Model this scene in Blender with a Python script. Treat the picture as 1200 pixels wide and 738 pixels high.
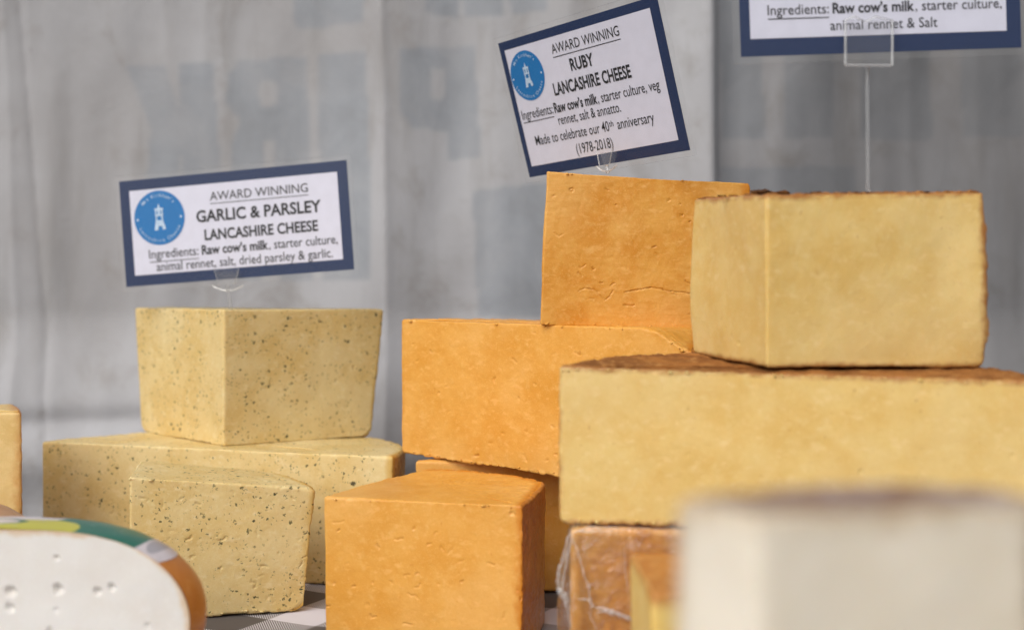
import bpy, math
import numpy as np
from mathutils import Vector, Euler

for o in list(bpy.data.objects):
    bpy.data.objects.remove(o)
SC = bpy.context.scene
COL = SC.collection

# ------------------------------------------------------------------ camera
ZC, F = 0.165, 1500.0 / 1200.0
cam_d = bpy.data.cameras.new('camera')
cam = bpy.data.objects.new('camera', cam_d)
COL.objects.link(cam)
cam.location = (0, 0, ZC)
cam.rotation_euler = (math.radians(90), 0, 0)
cam_d.sensor_fit = 'HORIZONTAL'
cam_d.sensor_width = 36.0
cam_d.lens = 36.0 * F
cam_d.shift_y = -19.0 / 1200.0
cam_d.clip_start, cam_d.clip_end = 0.01, 50
cam_d.dof.use_dof = True
cam_d.dof.focus_distance = 0.67
cam_d.dof.aperture_fstop = cam_d.lens / 1000.0 / 0.0076
SC.camera = cam

# ------------------------------------------------------------------ sky, sun, exposure
SUN_EL, SUN_AZ = math.radians(42), math.radians(31)      # in front of the stall, to the left
world = bpy.data.worlds.new('World')
SC.world = world
world.use_nodes = True
wn = world.node_tree.nodes
wl = world.node_tree.links
bg = wn['Background']
sky = wn.new('ShaderNodeTexSky')
sky.sky_type = 'NISHITA'
sky.sun_disc = False
sky.sun_elevation = SUN_EL
sky.sun_rotation = math.radians(180) + SUN_AZ
sky.dust_density = 4.0
hs = wn.new('ShaderNodeHueSaturation')
hs.inputs['Saturation'].default_value = 0.25
wl.new(sky.outputs[0], hs.inputs['Color'])
wl.new(hs.outputs[0], bg.inputs['Color'])
bg.inputs['Strength'].default_value = 0.1
sun_d = bpy.data.lights.new('sun', 'SUN')
sun_d.energy = 1.25
sun_d.angle = math.radians(60)
sun_d.color = (1.0, 0.97, 0.93)
sun = bpy.data.objects.new('sun', sun_d)
COL.objects.link(sun)
sdir = Vector((-math.sin(SUN_AZ) * math.cos(SUN_EL), -math.cos(SUN_AZ) * math.cos(SUN_EL), math.sin(SUN_EL)))
sun.rotation_euler = sdir.to_track_quat('Z', 'Y').to_euler()
sun.location = sdir * 3
SC.view_settings.view_transform = 'Standard'
SC.view_settings.look = 'None'
SC.view_settings.exposure = 0.23
SC.view_settings.gamma = 1.0
SC.render.engine = 'CYCLES'
SC.cycles.use_denoising = True
SC.cycles.max_bounces = 8
SC.cycles.transparent_max_bounces = 16

# ------------------------------------------------------------------ helpers
def pix(px, py, Y):
    """a point of the place at depth Y seen at that spot of the photograph"""
    return np.array([(px - 600) / 1500 * Y, Y, ZC - (py - 350) / 1500 * Y])

def srgb(r, g, b):
    def f(c):
        c /= 255.0
        return c / 12.92 if c <= 0.04045 else ((c + 0.055) / 1.055) ** 2.4
    return (f(r), f(g), f(b), 1.0)

def vnoise(P, scale, seed=0):
    Q = np.asarray(P, float) / scale + 1000.37 + seed * 17.13
    I = np.floor(Q).astype(np.int64)
    f = Q - I
    f = f * f * f * (f * (f * 6 - 15) + 10)
    out = np.zeros(len(Q))
    for dx in (0, 1):
        wx = f[:, 0] if dx else 1 - f[:, 0]
        for dy in (0, 1):
            wy = f[:, 1] if dy else 1 - f[:, 1]
            for dz in (0, 1):
                wz = f[:, 2] if dz else 1 - f[:, 2]
                h = ((I[:, 0] + dx) * 73856093 ^ (I[:, 1] + dy) * 19349663 ^ (I[:, 2] + dz) * 83492791 ^ (seed * 2654435761)) & 0xffffffff
                h = ((h ^ (h >> 13)) * 1274126177) & 0xffffffff
                h = ((h ^ (h >> 16)) * 2246822519) & 0xffffffff
                h = h ^ (h >> 15)
                out += wx * wy * wz * (h / 4294967295.0 * 2 - 1)
    return out

def sstep(x, a, b):
    t = np.clip((x - a) / (b - a), 0, 1)
    return t * t * (3 - 2 * t)

def plane(a, b, c):
    M = np.array([[a[0], a[1], 1], [b[0], b[1], 1], [c[0], c[1], 1]], float)
    k = np.linalg.solve(M, np.array([a[2], b[2], c[2]], float))
    return lambda x, y: k[0] * x + k[1] * y + k[2]

def mesh_obj(name, V, Fc, mat, parent=None, smooth=True, attrs=None, mats=None, mat_idx=None):
    me = bpy.data.meshes.new(name)
    V = np.asarray(V, np.float32)
    if isinstance(Fc, np.ndarray):
        n = len(Fc)
        k = Fc.shape[1]
        me.vertices.add(len(V))
        me.vertices.foreach_set('co', V.ravel())
        me.loops.add(n * k)
        me.polygons.add(n)
        me.loops.foreach_set('vertex_index', Fc.astype(np.int32).ravel())
        me.polygons.foreach_set('loop_start', np.arange(0, n * k, k, dtype=np.int32))
        me.polygons.foreach_set('loop_total', np.full(n, k, np.int32))
        me.update(calc_edges=True)
    else:
        me.from_pydata([tuple(map(float, v)) for v in V], [], [tuple(map(int, f)) for f in Fc])
    me.polygons.foreach_set('use_smooth', np.full(len(me.polygons), smooth))
    for m in (mats or [mat]):
        me.materials.append(m)
    if mat_idx is not None:
        me.polygons.foreach_set('material_index', np.asarray(mat_idx, np.int32))
    for an, av in (attrs or {}).items():
        at = me.attributes.new(an, 'FLOAT', 'POINT')
        at.data.foreach_set('value', np.asarray(av, np.float32))
    me.update()
    o = bpy.data.objects.new(name, me)
    COL.objects.link(o)
    if parent:
        o.parent = parent
    return o

def thing(name, label, cat, loc, group=None, rot=(0, 0, 0)):
    o = bpy.data.objects.new(name, None)
    o.empty_display_size = 0.02
    COL.objects.link(o)
    o.location = loc
    o.rotation_euler = rot
    o['label'] = label
    o['category'] = cat
    if group:
        o['group'] = group
    return o

# ------------------------------------------------------------------ materials
class N:
    def __init__(s, name):
        s.m = bpy.data.materials.new(name)
        s.m.use_nodes = True
        s.t = s.m.node_tree
        s.b = s.t.nodes['Principled BSDF']
        s.out = s.t.nodes['Material Output']
        s.co = s.t.nodes.new('ShaderNodeTexCoord').outputs['Object']
    def n(s, typ, **kw):
        d = s.t.nodes.new(typ)
        for k, v in kw.items():
            setattr(d, k, v)
        return d
    def l(s, a, b):
        s.t.links.new(a, b)
    def val(s, sock, v):
        if hasattr(v, 'is_output'):
            s.l(v, sock)
        else:
            sock.default_value = v
    def noise(s, scale, detail=3, rough=0.55, vec=None, dist=0.0):
        d = s.n('ShaderNodeTexNoise')
        d.inputs['Scale'].default_value = scale
        d.inputs['Detail'].default_value = detail
        d.inputs['Roughness'].default_value = rough
        d.inputs['Distortion'].default_value = dist
        s.l(vec or s.co, d.inputs['Vector'])
        return d.outputs['Fac']
    def rng(s, x, a, b, c=0.0, d=1.0, smooth=True):
        r = s.n('ShaderNodeMapRange')
        if smooth:
            r.interpolation_type = 'SMOOTHSTEP'
        s.val(r.inputs[0], x)
        for i, v in enumerate((a, b, c, d)):
            r.inputs[i + 1].default_value = v
        return r.outputs[0]
    def math(s, op, a, b=0.0, c=None):
        r = s.n('ShaderNodeMath', operation=op)
        s.val(r.inputs[0], a)
        s.val(r.inputs[1], b)
        if c is not None:
            s.val(r.inputs[2], c)
        return r.outputs[0]
    def mix(s, f, a, b):
        r = s.n('ShaderNodeMix', data_type='RGBA')
        s.val(r.inputs[0], f)
        s.val(r.inputs[6], a)
        s.val(r.inputs[7], b)
        return r.outputs[2]
    def attr(s, name):
        d = s.n('ShaderNodeAttribute')
        d.attribute_name = name
        return d.outputs['Fac']
    def scaled(s, v):
        d = s.n('ShaderNodeVectorMath', operation='MULTIPLY')
        s.l(s.co, d.inputs[0])
        d.inputs[1].default_value = v
        return d.outputs[0]
    def bump(s, h, strength, dist, prev=None):
        d = s.n('ShaderNodeBump')
        d.inputs['Strength'].default_value = strength
        d.inputs['Distance'].default_value = dist
        s.l(h, d.inputs['Height'])
        if prev is not None:
            s.l(prev, d.inputs['Normal'])
        return d.outputs[0]

def cheese_mat(name, base, pale, deep, edge, edge_w=0.006, rough=0.5, herbs=False, sss=0.12, streak=False, sub=(1, .55, .25), bump=1.0):
    k = N(name)
    n1 = k.noise(45, 4, .6)
    n2 = k.noise(210, 5, .65)
    n3 = k.noise(700, 3, .6)
    n4 = k.noise(17, 3, .6)
    c = k.mix(k.rng(n1, .35, .65), base, deep)
    c = k.mix(k.math('MULTIPLY', k.rng(n4, .42, .66), .5), c, pale)
    c = k.mix(k.math('MULTIPLY', k.rng(n2, .50, .74), .5), c, pale)
    c = k.mix(k.math('MULTIPLY', k.rng(n3, .60, .75), .5), c, pale)
    n5 = k.noise(1700, 2, .6)
    c = k.mix(k.math('MULTIPLY', k.rng(n5, .56, .72), .5), c, pale)
    c = k.mix(k.math('MULTIPLY', k.rng(n5, .42, .30), .4), c, deep)
    n6 = k.noise(330, 4, .75, dist=1.2)
    c = k.mix(k.math('MULTIPLY', k.rng(n6, .62, .70), .55 * bump), c, pale)
    c = k.mix(k.math('MULTIPLY', k.rng(n6, .36, .29), .6 * bump), c, edge)
    n7 = k.noise(1, 4, .6, vec=k.scaled((150, 150, 250)))
    c = k.mix(k.math('MULTIPLY', k.rng(n7, .56, .68), .42 * bump), c, (min(pale[0] * 1.06, .9), pale[1] * 1.05, pale[2] * 1.1, 1))
    if streak:
        st = k.noise(1, 3, .6, vec=k.scaled((60, 60, 520)))
        c = k.mix(k.math('MULTIPLY', k.rng(st, .5, .72), .4), c, deep)
    # paste grows darker and drier close to the rind
    d = k.math('ADD', k.attr('rind_gap'), k.math('MULTIPLY', k.math('SUBTRACT', k.math('ADD', k.math('MULTIPLY', n1, .6), k.math('MULTIPLY', n2, .4)), .5), edge_w * 2.8))
    c = k.mix(k.rng(d, edge_w, 0.0), c, edge)
    if herbs:
        warp = k.n('ShaderNodeTexNoise')
        warp.inputs['Scale'].default_value = 900
        k.l(k.co, warp.inputs['Vector'])
        wv = k.n('ShaderNodeVectorMath', operation='MULTIPLY_ADD')
        k.l(warp.outputs['Color'], wv.inputs[0])
        wv.inputs[1].default_value = (.0030, .0030, .0030)
        k.l(k.co, wv.inputs[2])
        for sc, th, dens, col, st in ((175, .22, .50, (.030, .040, .014, 1), .92), (340, .33, .52, (.055, .062, .02, 1), .85),
                                      (110, .17, .42, (.034, .030, .014, 1), .9), (600, .40, .45, (.11, .10, .03, 1), .65)):
            v = k.n('ShaderNodeTexVoronoi')
            v.inputs['Scale'].default_value = sc
            k.l(wv.outputs[0], v.inputs['Vector'])
            sep = k.n('ShaderNodeSeparateColor')
            k.l(v.outputs['Color'], sep.inputs[0])
            on = k.rng(sep.outputs[0], 1 - dens, 1 - dens + .03)
            lim = k.math('MULTIPLY', sep.outputs[1], th)
            a = k.math('SUBTRACT', lim, v.outputs['Distance'])
            f = k.math('MULTIPLY', k.rng(a, -.02, .05), k.math('MULTIPLY', on, k.rng(n1, .36, .5)))
            c = k.mix(k.math('MULTIPLY', f, st), c, col)
    k.l(c, k.b.inputs['Base Color'])
    k.b.inputs['Roughness'].default_value = rough
    k.b.inputs['Specular IOR Level'].default_value = 0.35
    k.b.inputs['Subsurface Weight'].default_value = sss
    k.b.inputs['Subsurface Radius'].default_value = sub
    k.b.inputs['Subsurface Scale'].default_value = 0.004
    b1 = k.bump(n2, .12 * bump, .0009)
    b2 = k.bump(n5, .25 * bump, .0003, k.bump(n3, .2 * bump, .0005, b1))
    k.l(b2, k.b.inputs['Normal'])
    return k.m

def rind_mat(name, a, b, c3, rough=.75, scale=1.0, bump=.8, spec=.3):
    k = N(name)
    n1 = k.noise(55 * scale, 5, .65, dist=.5)
    n2 = k.noise(240 * scale, 4, .65)
    n3 = k.noise(800, 2, .6)
    c = k.mix(k.rng(n1, .38, .6), a, b)
    c = k.mix(k.math('MULTIPLY', k.rng(n2, .52, .68), .8), c, c3)
    k.l(c, k.b.inputs['Base Color'])
    k.b.inputs['Roughness'].default_value = rough
    k.b.inputs['Specular IOR Level'].default_value = spec
    b1 = k.bump(n2, .6 * bump, .002)
    k.l(k.bump(n3, .5 * bump, .0006, b1), k.b.inputs['Normal'])
    return k.m

def flat_mat(name, col, rough=.5, spec=.4):
    k = N(name)
    n = k.noise(130, 3)
    k.l(k.mix(k.math('MULTIPLY', k.rng(n, .35, .65), .12), col, (col[0] * .7, col[1] * .7, col[2] * .7, 1)), k.b.inputs['Base Color'])
    k.b.inputs['Roughness'].default_value = rough
    k.b.inputs['Specular IOR Level'].default_value = spec
    return k.m

def clear_mat(name, gloss=.08, milk=.06, rough=.12, tint=(.9, .9, .88, 1), bump=0.0, facing=.35):
    k = N(name)
    k.t.nodes.remove(k.b)
    tr = k.n('ShaderNodeBsdfTransparent')
    tr.inputs['Color'].default_value = (.985, .985, .985, 1)
    gl = k.n('ShaderNodeBsdfGlossy')
    gl.inputs['Roughness'].default_value = rough
    df = k.n('ShaderNodeBsdfDiffuse')
    df.inputs['Color'].default_value = tint
    lw = k.n('ShaderNodeLayerWeight')
    lw.inputs['Blend'].default_value = facing
    if bump:
        bn = k.bump(k.noise(140, 4, .6, dist=1.0), bump, .003)
        k.l(bn, gl.inputs['Normal'])
        k.l(bn, lw.inputs['Normal'])
    m1 = k.n('ShaderNodeMixShader')
    k.l(k.math('ADD', k.math('MULTIPLY', lw.outputs['Fresnel'], .8), gloss), m1.inputs[0])
    k.l(tr.outputs[0], m1.inputs[1])
    k.l(gl.outputs[0], m1.inputs[2])
    m2 = k.n('ShaderNodeMixShader')
    m2.inputs[0].default_value = milk
    k.l(m1.outputs[0], m2.inputs[1])
    k.l(df.outputs[0], m2.inputs[2])
    k.l(m2.outputs[0], k.out.inputs['Surface'])
    return k.m

M = {}
M['garlic'] = cheese_mat('garlic_paste', srgb(222, 196, 136), srgb(229, 211, 160), srgb(214, 183, 116), srgb(210, 174, 100), .004, .5, herbs=True)
M['garlic_rind'] = rind_mat('garlic_rind', srgb(196, 150, 66), srgb(206, 166, 86), srgb(178, 122, 44), .6)
M['orange'] = cheese_mat('orange_paste', srgb(225, 164, 74), srgb(234, 182, 104), srgb(218, 153, 58), srgb(206, 130, 38), .005, .45)
M['orange_streak'] = cheese_mat('orange_paste_streaked', srgb(221, 160, 70), srgb(232, 180, 102), srgb(208, 138, 42), srgb(202, 128, 34), .006, .42, streak=True)
M['orange_rind'] = rind_mat('orange_rind', srgb(194, 118, 42), srgb(206, 134, 56), srgb(172, 98, 40), .3, 1.0, .6, .6)
M['yellow'] = cheese_mat('yellow_paste', srgb(226, 194, 123), srgb(231, 204, 143), srgb(219, 181, 104), srgb(166, 110, 56), .0036, .36, sss=.2)
M['brown_rind'] = rind_mat('brown_rind', srgb(164, 108, 54), srgb(132, 84, 42), srgb(188, 136, 78), .85, .8, 1.0, .2)
M['white'] = cheese_mat('white_paste', srgb(219, 215, 209), srgb(225, 222, 217), srgb(215, 209, 201), srgb(206, 180, 150), .0035, .5, sss=.1, bump=.3)
M['tan_rind'] = rind_mat('tan_rind', srgb(196, 124, 52), srgb(184, 108, 40), srgb(206, 142, 76), .38, .6, .35, .5)
M['pale_rind'] = rind_mat('pale_tan_rind', srgb(196, 152, 112), srgb(186, 138, 96), srgb(206, 166, 128), .4, .6, .3, .5)
M['cream'] = cheese_mat('cream_paste', srgb(236, 225, 206), srgb(240, 232, 218), srgb(231, 218, 195), srgb(190, 168, 136), .006, .5, sss=.1, bump=.3)
M['grey_rind'] = rind_mat('grey_mould_rind', srgb(160, 142, 130), srgb(138, 110, 92), srgb(184, 176, 178), .9, .5, .6, .2)
M['tan_paste'] = cheese_mat('tan_paste', srgb(236, 172, 80), srgb(240, 188, 108), srgb(228, 154, 58), srgb(214, 136, 50), .006, .45)
M['wedge_paste'] = cheese_mat('wedge_paste', srgb(228, 196, 116), srgb(232, 206, 138), srgb(220, 180, 94), srgb(190, 130, 66), .006, .45)
M['far_yellow'] = cheese_mat('far_yellow_paste', srgb(224, 192, 128), srgb(230, 200, 142), srgb(216, 180, 110), srgb(204, 156, 92), .006, .4)
M['navy'] = flat_mat('navy_print', srgb(14, 42, 86), .45)
M['paper'] = flat_mat('white_print', srgb(222, 222, 236), .5)
M['ink'] = flat_mat('black_ink', (.012, .012, .016, 1), .5)
M['logo_blue'] = flat_mat('blue_print', srgb(0, 116, 184), .5)
M['logo_white'] = flat_mat('pale_blue_print', srgb(196, 218, 238), .5)
M['laminate'] = clear_mat('laminating_film', .008, .02, .25, facing=.08)
M['clear'] = clear_mat('clear_plastic', .02, .06, .08, tint=(.95,.95,.95,1), facing=.22)
M['clear_thin'] = clear_mat('thin_clear_plastic', .01, .02, .08, tint=(.95, .95, .95, 1), facing=.12)
M['clear_edge'] = clear_mat('clear_plastic_edge', .06, .16, .08, tint=(.95, .95, .95, 1), facing=.3)
M['film'] = clear_mat('cling_film', .035, .025, .14, bump=.9)
M['film_fold'] = clear_mat('cling_film_folds', .10, .20, .2, tint=(.92, .9, .88, 1), bump=.8)
M['flake'] = rind_mat('rind_flake', srgb(104, 64, 30), srgb(78, 48, 24), srgb(150, 104, 50), .9, 1, 1, .2)

# ------------------------------------------------------------------ lettering (font curves turned into meshes first)
_tc = {}
def glyphs(txt, bold=False):
    key = (txt, bold)
    if key not in _tc:
        cu = bpy.data.curves.new('lettering', 'FONT')
        cu.body = txt
        cu.size = 1.0
        cu.resolution_u = 3
        cu.offset = .026 if bold else .002
        ob = bpy.data.objects.new('lettering', cu)
        me = bpy.data.meshes.new_from_object(ob)
        V = np.zeros(len(me.vertices) * 3)
        me.vertices.foreach_get('co', V)
        _tc[key] = (V.reshape(-1, 3)[:, :2].copy(), [tuple(p.vertices) for p in me.polygons])
        bpy.data.objects.remove(ob)
        bpy.data.curves.remove(cu)
        bpy.data.meshes.remove(me)
    return _tc[key]
CAP = glyphs('H')[0][:, 1].max()

class Flat:
    """flat shapes in a card's own plane (x right, z up), all at one depth"""
    def __init__(s, y):
        s.V, s.F, s.y = [], [], y
    def poly(s, pts):
        b = len(s.V)
        s.V += [(p[0], s.y, p[1]) for p in pts]
        s.F.append(tuple(range(b, b + len(pts))))
    def rect(s, x0, z0, x1, z1):
        s.poly([(x0, z0), (x1, z0), (x1, z1), (x0, z1)])
    def disc(s, cx, cz, r, n=64):
        s.poly([(cx + r * math.cos(i * 2 * math.pi / n), cz + r * math.sin(i * 2 * math.pi / n)) for i in range(n)])
    def text(s, txt, x0, x1, zbase, cap, bold=False):
        V, Fc = glyphs(txt, bold)
        lo, hi = V[:, 0].min(), V[:, 0].max()
        kx, kz = (x1 - x0) / (hi - lo), cap / CAP
        b = len(s.V)
        s.V += [(x0 + (v[0] - lo) * kx, s.y, zbase + v[1] * kz) for v in V]
        s.F += [tuple(i + b for i in f) for f in Fc]
    def ring(s, txt, cx, cz, r, size, a_mid, span, inward=False):
        n = len(txt)
        for i, ch in enumerate(txt):
            if ch == ' ':
                continue
            t = (i + .5) / n - .5
            a = a_mid - t * span if not inward else a_mid + t * span
            V, Fc = glyphs(ch, False)
            w = (V[:, 0].max() + V[:, 0].min()) / 2
            b = len(s.V)
            up = np.array([math.cos(a), math.sin(a)]) * (-1 if inward else 1)
            rt = np.array([up[1], -up[0]])
            o = np.array([cx + r * math.cos(a), cz + r * math.sin(a)])
            for v in V:
                p = o + rt * (v[0] - w) * size + up * (v[1] - CAP / 2) * size
                s.V.append((p[0], s.y, p[1]))
            s.F += [tuple(k + b for k in f) for f in Fc]
    def build(s, name, mat, parent):
        return mesh_obj(name, s.V, s.F, mat, parent, smooth=False)

def slab(x0, z0, x1, z1, y0, y1):
    V = [(x, y, z) for y in (y0, y1) for x, z in ((x0, z0), (x1, z0), (x1, z1), (x0, z1))]
    return V, [(0, 1, 2, 3), (7, 6, 5, 4), (0, 4, 5, 1), (1, 5, 6, 2), (2, 6, 7, 3), (3, 7, 4, 0)]

def price_card(label, loc, rot, w, asp, white, lines, logo, margin=.0032):
    h = w / asp
    t = thing('price_card', label, 'sign', loc, 'laminated cheese cards', rot)
    X = lambda u: (u - .5) * w
    Z = lambda v: (.5 - v) * h
    V, Fc = slab(-w / 2, -h / 2, w / 2, h / 2, -.0002, .0002)
    mesh_obj('navy_border', V, Fc, M['navy'], t, smooth=False)
    u0, v0, u1, v1 = white
    f = Flat(-.0004)
    f.rect(X(u0), Z(v1), X(u1), Z(v0))
    f.build('paper_panel', M['paper'], t)
    f = Flat(-.0006)
    for L in lines:
        if L[0] == '_':
            _, a, b, v = L
            f.rect(X(a), Z(v) - .00022, X(b), Z(v) + .00022)
        else:
            txt, a, b, v, cap, bold = L
            f.text(txt, X(a), X(b), Z(v), cap * h, bold)
    f.build('lettering', M['ink'], t)
    cu, cv, rr = logo
    r = rr * w
    f = Flat(-.0006)
    f.disc(X(cu), Z(cv), r)
    lg = f.build('round_logo', M['logo_blue'], t)
    f = Flat(-.0008)
    cx, cz = X(cu), Z(cv)
    f.ring("Mrs Kirkham's", cx, cz, r * .83, r * .19, math.pi / 2, 1.75)
    f.ring('Lancashire Cheese', cx, cz, r * .83, r * .185, -math.pi / 2, 2.35, True)
    f.disc(cx - r * .86, cz - r * .02, r * .045, 10)
    f.disc(cx + r * .86, cz - r * .02, r * .045, 10)
    f.build('ring_lettering', M['logo_white'], lg)
    f = Flat(-.0008)
    q = r * .43
    def R(a, b, c, d):
        f.rect(cx + a * q, cz + b * q, cx + c * q, cz + d * q)
    f.poly([(cx - .12 * q, cz + .82 * q), (cx + .12 * q, cz + .82 * q), (cx + .02 * q, cz + 1.2 * q), (cx - .02 * q, cz + 1.2 * q)])
    R(-.38, .62, .38, .82)
    R(-.34, .30, -.22, .61); R(.22, .30, .34, .61); R(-.10, .30, .10, .61)
    R(-.36, .14, .36, .29)
    R(-.32, -.22, -.2, .13); R(.2, -.22, .32, .13)
    R(-.36, -.42, .36, -.23)
    f.poly([(cx - .38 * q, cz - .43 * q), (cx - .08 * q, cz - .43 * q), (cx - .16 * q, cz - 1.05 * q), (cx - .5 * q, cz - 1.05 * q)])
    f.poly([(cx - .07 * q, cz - .43 * q), (cx + .38 * q, cz - .43 * q), (cx + .5 * q, cz - .72 * q), (cx - .1 * q, cz - .72 * q)])
    f.poly([(cx + .2 * q, cz - .73 * q), (cx + .5 * q, cz - .73 * q), (cx + .56 * q, cz - 1.0 * q), (cx + .28 * q, cz - 1.05 * q)])
    f.build('tower_emblem', M['logo_white'], lg)
    V, Fc = slab(-w / 2 - margin, -h / 2 - margin, w / 2 + margin, h / 2 + margin, -.0011, .0009)
    mesh_obj('laminate_sleeve', V, Fc, M['laminate'], t, smooth=False)
    return t

ING = 'Ingredients:'
price_card('navy bordered card for the garlic and parsley cheese on its clear stem', (-.1778, .82, .2124), tuple(np.radians((.7, -4.0, -11.2))), .1556, 2.26,
    (.044, .1, .957, .9),
    [('AWARD WINNING', .402, .829, .258, .080, False), ('_', .402, .829, .287), ('GARLIC & PARSLEY', .336, .88, .448, .104, True),
     ('LANCASHIRE CHEESE', .367, .861, .62, .094, True), (ING, .114, .335, .752, .083, False), ('_', .114, .335, .786),
     ("Raw cow’s milk", .35, .642, .752, .083, True), (', starter culture,', .645, .94, .752, .083, False),
     ('animal rennet, salt, dried parsley & garlic.', .144, .916, .874, .083, False)], (.172, .375, .113))
price_card('tilted navy bordered card for the ruby cheese above the orange stack', (.0423, .71, .2787), tuple(np.radians((15.8, -2.1, -50.6))), .1292, 1.6,
    (.034, .063, .953, .923),
    [('AWARD WINNING', .341, .761, .178, .066, False), ('_', .341, .761, .203), ('RUBY', .434, .579, .322, .080, True),
     ('LANCASHIRE CHEESE', .297, .777, .460, .082, True), (ING, .05, .262, .579, .068, False), ('_', .05, .262, .603),
     ("Raw cow’s milk", .272, .549, .579, .068, True), (', starter culture, veg', .552, .916, .579, .068, False),
     ('rennet, salt & annatto.', .281, .674, .668, .068, False), ('Made to celebrate our 40', .101, .583, .779, .07, False),
     ('th', .587, .612, .752, .04, False), ('anniversary', .633, .848, .779, .07, False), ('(1978-2018)', .353, .583, .893, .07, False)], (.149, .277, .112))
price_card('navy bordered card cut off at the top, high above the brown crusted yellow cheese', (.1652, .575, .3055), tuple(np.radians((1.7, -2.4, 2.6))), .128, 2.15,
    (.035, .12, .948, .87),
    [(ING, .098, .315, .697, .074, False), ('_', .098, .315, .727), ("Raw cow’s milk", .328, .619, .697, .074, True),
     (', starter culture,', .623, .932, .697, .074, False), ('animal rennet & Salt', .318, .70, .824, .074, False)], (.172, .335, .113))

# ------------------------------------------------------------------ cheese builder
KS = {'c': 1, 'h': 1, 'r': 0}
def cheese(name, label, foot, zb, zt, paste, rind=None, group=None, ds=.0007, rb=(.0008, .004), taper=0.0, pivot=None, bulge=0.0,
           cap_rind=False, rough=1.0, pits=0, cracks=(), holes=(), seed=1, lip=0.0, rind_amp=.00022, dust=0, tears=.25, cat='cheese', edge_chip=.0004, film=None):
    rs = np.random.RandomState(seed)
    zb = zb if callable(zb) else (lambda x, y, v=zb: v + 0 * x)
    zt = zt if callable(zt) else (lambda x, y, v=zt: v + 0 * x)
    # outline
    P, K, E = [], [], []
    for i, (x, y, kind, sag) in enumerate(foot):
        x2, y2 = foot[(i + 1) % len(foot)][:2]
        a, b = np.array([x, y]), np.array([x2, y2])
        L = np.linalg.norm(b - a)
        nrm = np.array([(b - a)[1], -(b - a)[0]]) / L
        step = {'c': ds, 'r': ds * 1.5, 'h': ds * 4}[kind]
        n = max(6, int(math.ceil(L * (1 + 2.2 * (sag / L) ** 2) / step)))
        for t in np.arange(n) / n:
            if sag:
                Rr = (L * L / 4 + sag * sag) / (2 * sag)
                c = (a + b) / 2 + nrm * (sag - Rr)
                a0 = math.atan2(a[1] - c[1], a[0] - c[0])
                a1 = math.atan2(b[1] - c[1], b[0] - c[0])
                while a1 < a0:
                    a1 += 2 * math.pi
                an = a0 + (a1 - a0) * t
                p = c + Rr * np.array([math.cos(an), math.sin(an)])
            else:
                p = a + (b - a) * t
            P.append(p)
            K.append(kind)
            E.append((i, t))
    P = np.array(P)
    isr = np.array([k == 'r' for k in K])
    n = len(P)
    for _ in range(3):
        P = .25 * np.roll(P, 1, 0) + .5 * P + .25 * np.roll(P, -1, 0)
    seg = np.linalg.norm(np.roll(P, -1, 0) - P, axis=1)
    S = np.concatenate([[0], np.cumsum(seg)])
    per = S[-1]
    S = S[:-1]
    T = np.roll(P, -1, 0) - np.roll(P, 1, 0)
    T /= np.linalg.norm(T, axis=1)[:, None]
    for _ in range(2):
        T = .25 * np.roll(T, 1, 0) + .5 * T + .25 * np.roll(T, -1, 0)
    T /= np.linalg.norm(T, axis=1)[:, None]
    NN = np.stack([T[:, 1], -T[:, 0]], 1)
    # gap to the rind, along the outline
    gap = np.full(n, .5)
    if isr.any():
        sr = S[isr]
        d = np.abs(S[:, None] - sr[None, ::3])
        gap = np.minimum(d, per - d).min(1)
        gap[isr] = 0
    rcol = rb[0] + (rb[1] - rb[0]) * np.exp(-(gap / .005) ** 2) if isr.any() else np.full(n, rb[0])
    rtop = np.minimum(rcol, max(rb[0], .0018))
    cen = P.mean(0)
    pv = np.array(pivot) if pivot is not None else cen
    H = float(np.mean(zt(P[:, 0], P[:, 1]) - zb(P[:, 0], P[:, 1])))
    nh = max(8, int(H / ds))
    na = 5
    rows = []
    for u in (.985, .8, .55, .3, .12, .04, .015):
        rows.append(('b', u))
    for i in range(na):
        rows.append(('ab', i / na * math.pi / 2))
    for i in range(nh + 1):
        rows.append(('s', i / nh))
    for i in range(1, na + 1):
        rows.append(('at', i / na * math.pi / 2))
    ucap = 1 - np.linspace(0, 1, 46)[1:] 
    ucap = [((i / 46.0) ** 1.5) * .985 for i in range(1, 47)]
    for u in ucap:
        rows.append(('t', u))
    m = len(rows)
    G = np.zeros((m, n, 3))
    dz = np.zeros((m, n))
    for i, (sec, q) in enumerate(rows):
        if sec in ('b', 'ab'):
            tt = 0.0
        elif sec == 's':
            tt = q
        else:
            tt = 1.0
        sc = 1 - taper * (1 - tt)
        Q = pv + (P - pv) * sc + NN * ((bulge * (4 * tt * (1 - tt))) * np.exp(-(gap / .012) ** 2))[:, None]
        zb_, zt_ = zb(Q[:, 0], Q[:, 1]), zt(Q[:, 0], Q[:, 1])
        if sec == 's':
            XY = Q
            z = zb_ + rcol + (zt_ - zb_ - rcol - rtop) * q
        elif sec == 'ab':
            XY = Q - NN * (rcol * (1 - math.sin(q)))[:, None]
            z = zb_ + rcol * (1 - math.cos(q))
        elif sec == 'at':
            XY = Q - NN * (rtop * (1 - math.cos(q)))[:, None]
            z = zt_ - rtop * (1 - math.sin(q))
        elif sec == 'b':
            R0 = Q - NN * rcol[:, None]
            XY = R0 * (1 - q) + (pv + (cen - pv) * sc) * q
            z = zb(XY[:, 0], XY[:, 1])
        else:
            R0 = Q - NN * rtop[:, None]
            XY = R0 * (1 - q) + cen * q
            z = zt(XY[:, 0], XY[:, 1])
        G[i, :, :2] = XY
        G[i, :, 2] = z
        dz[i] = np.minimum(z - zb_, zt_ - z)
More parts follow.
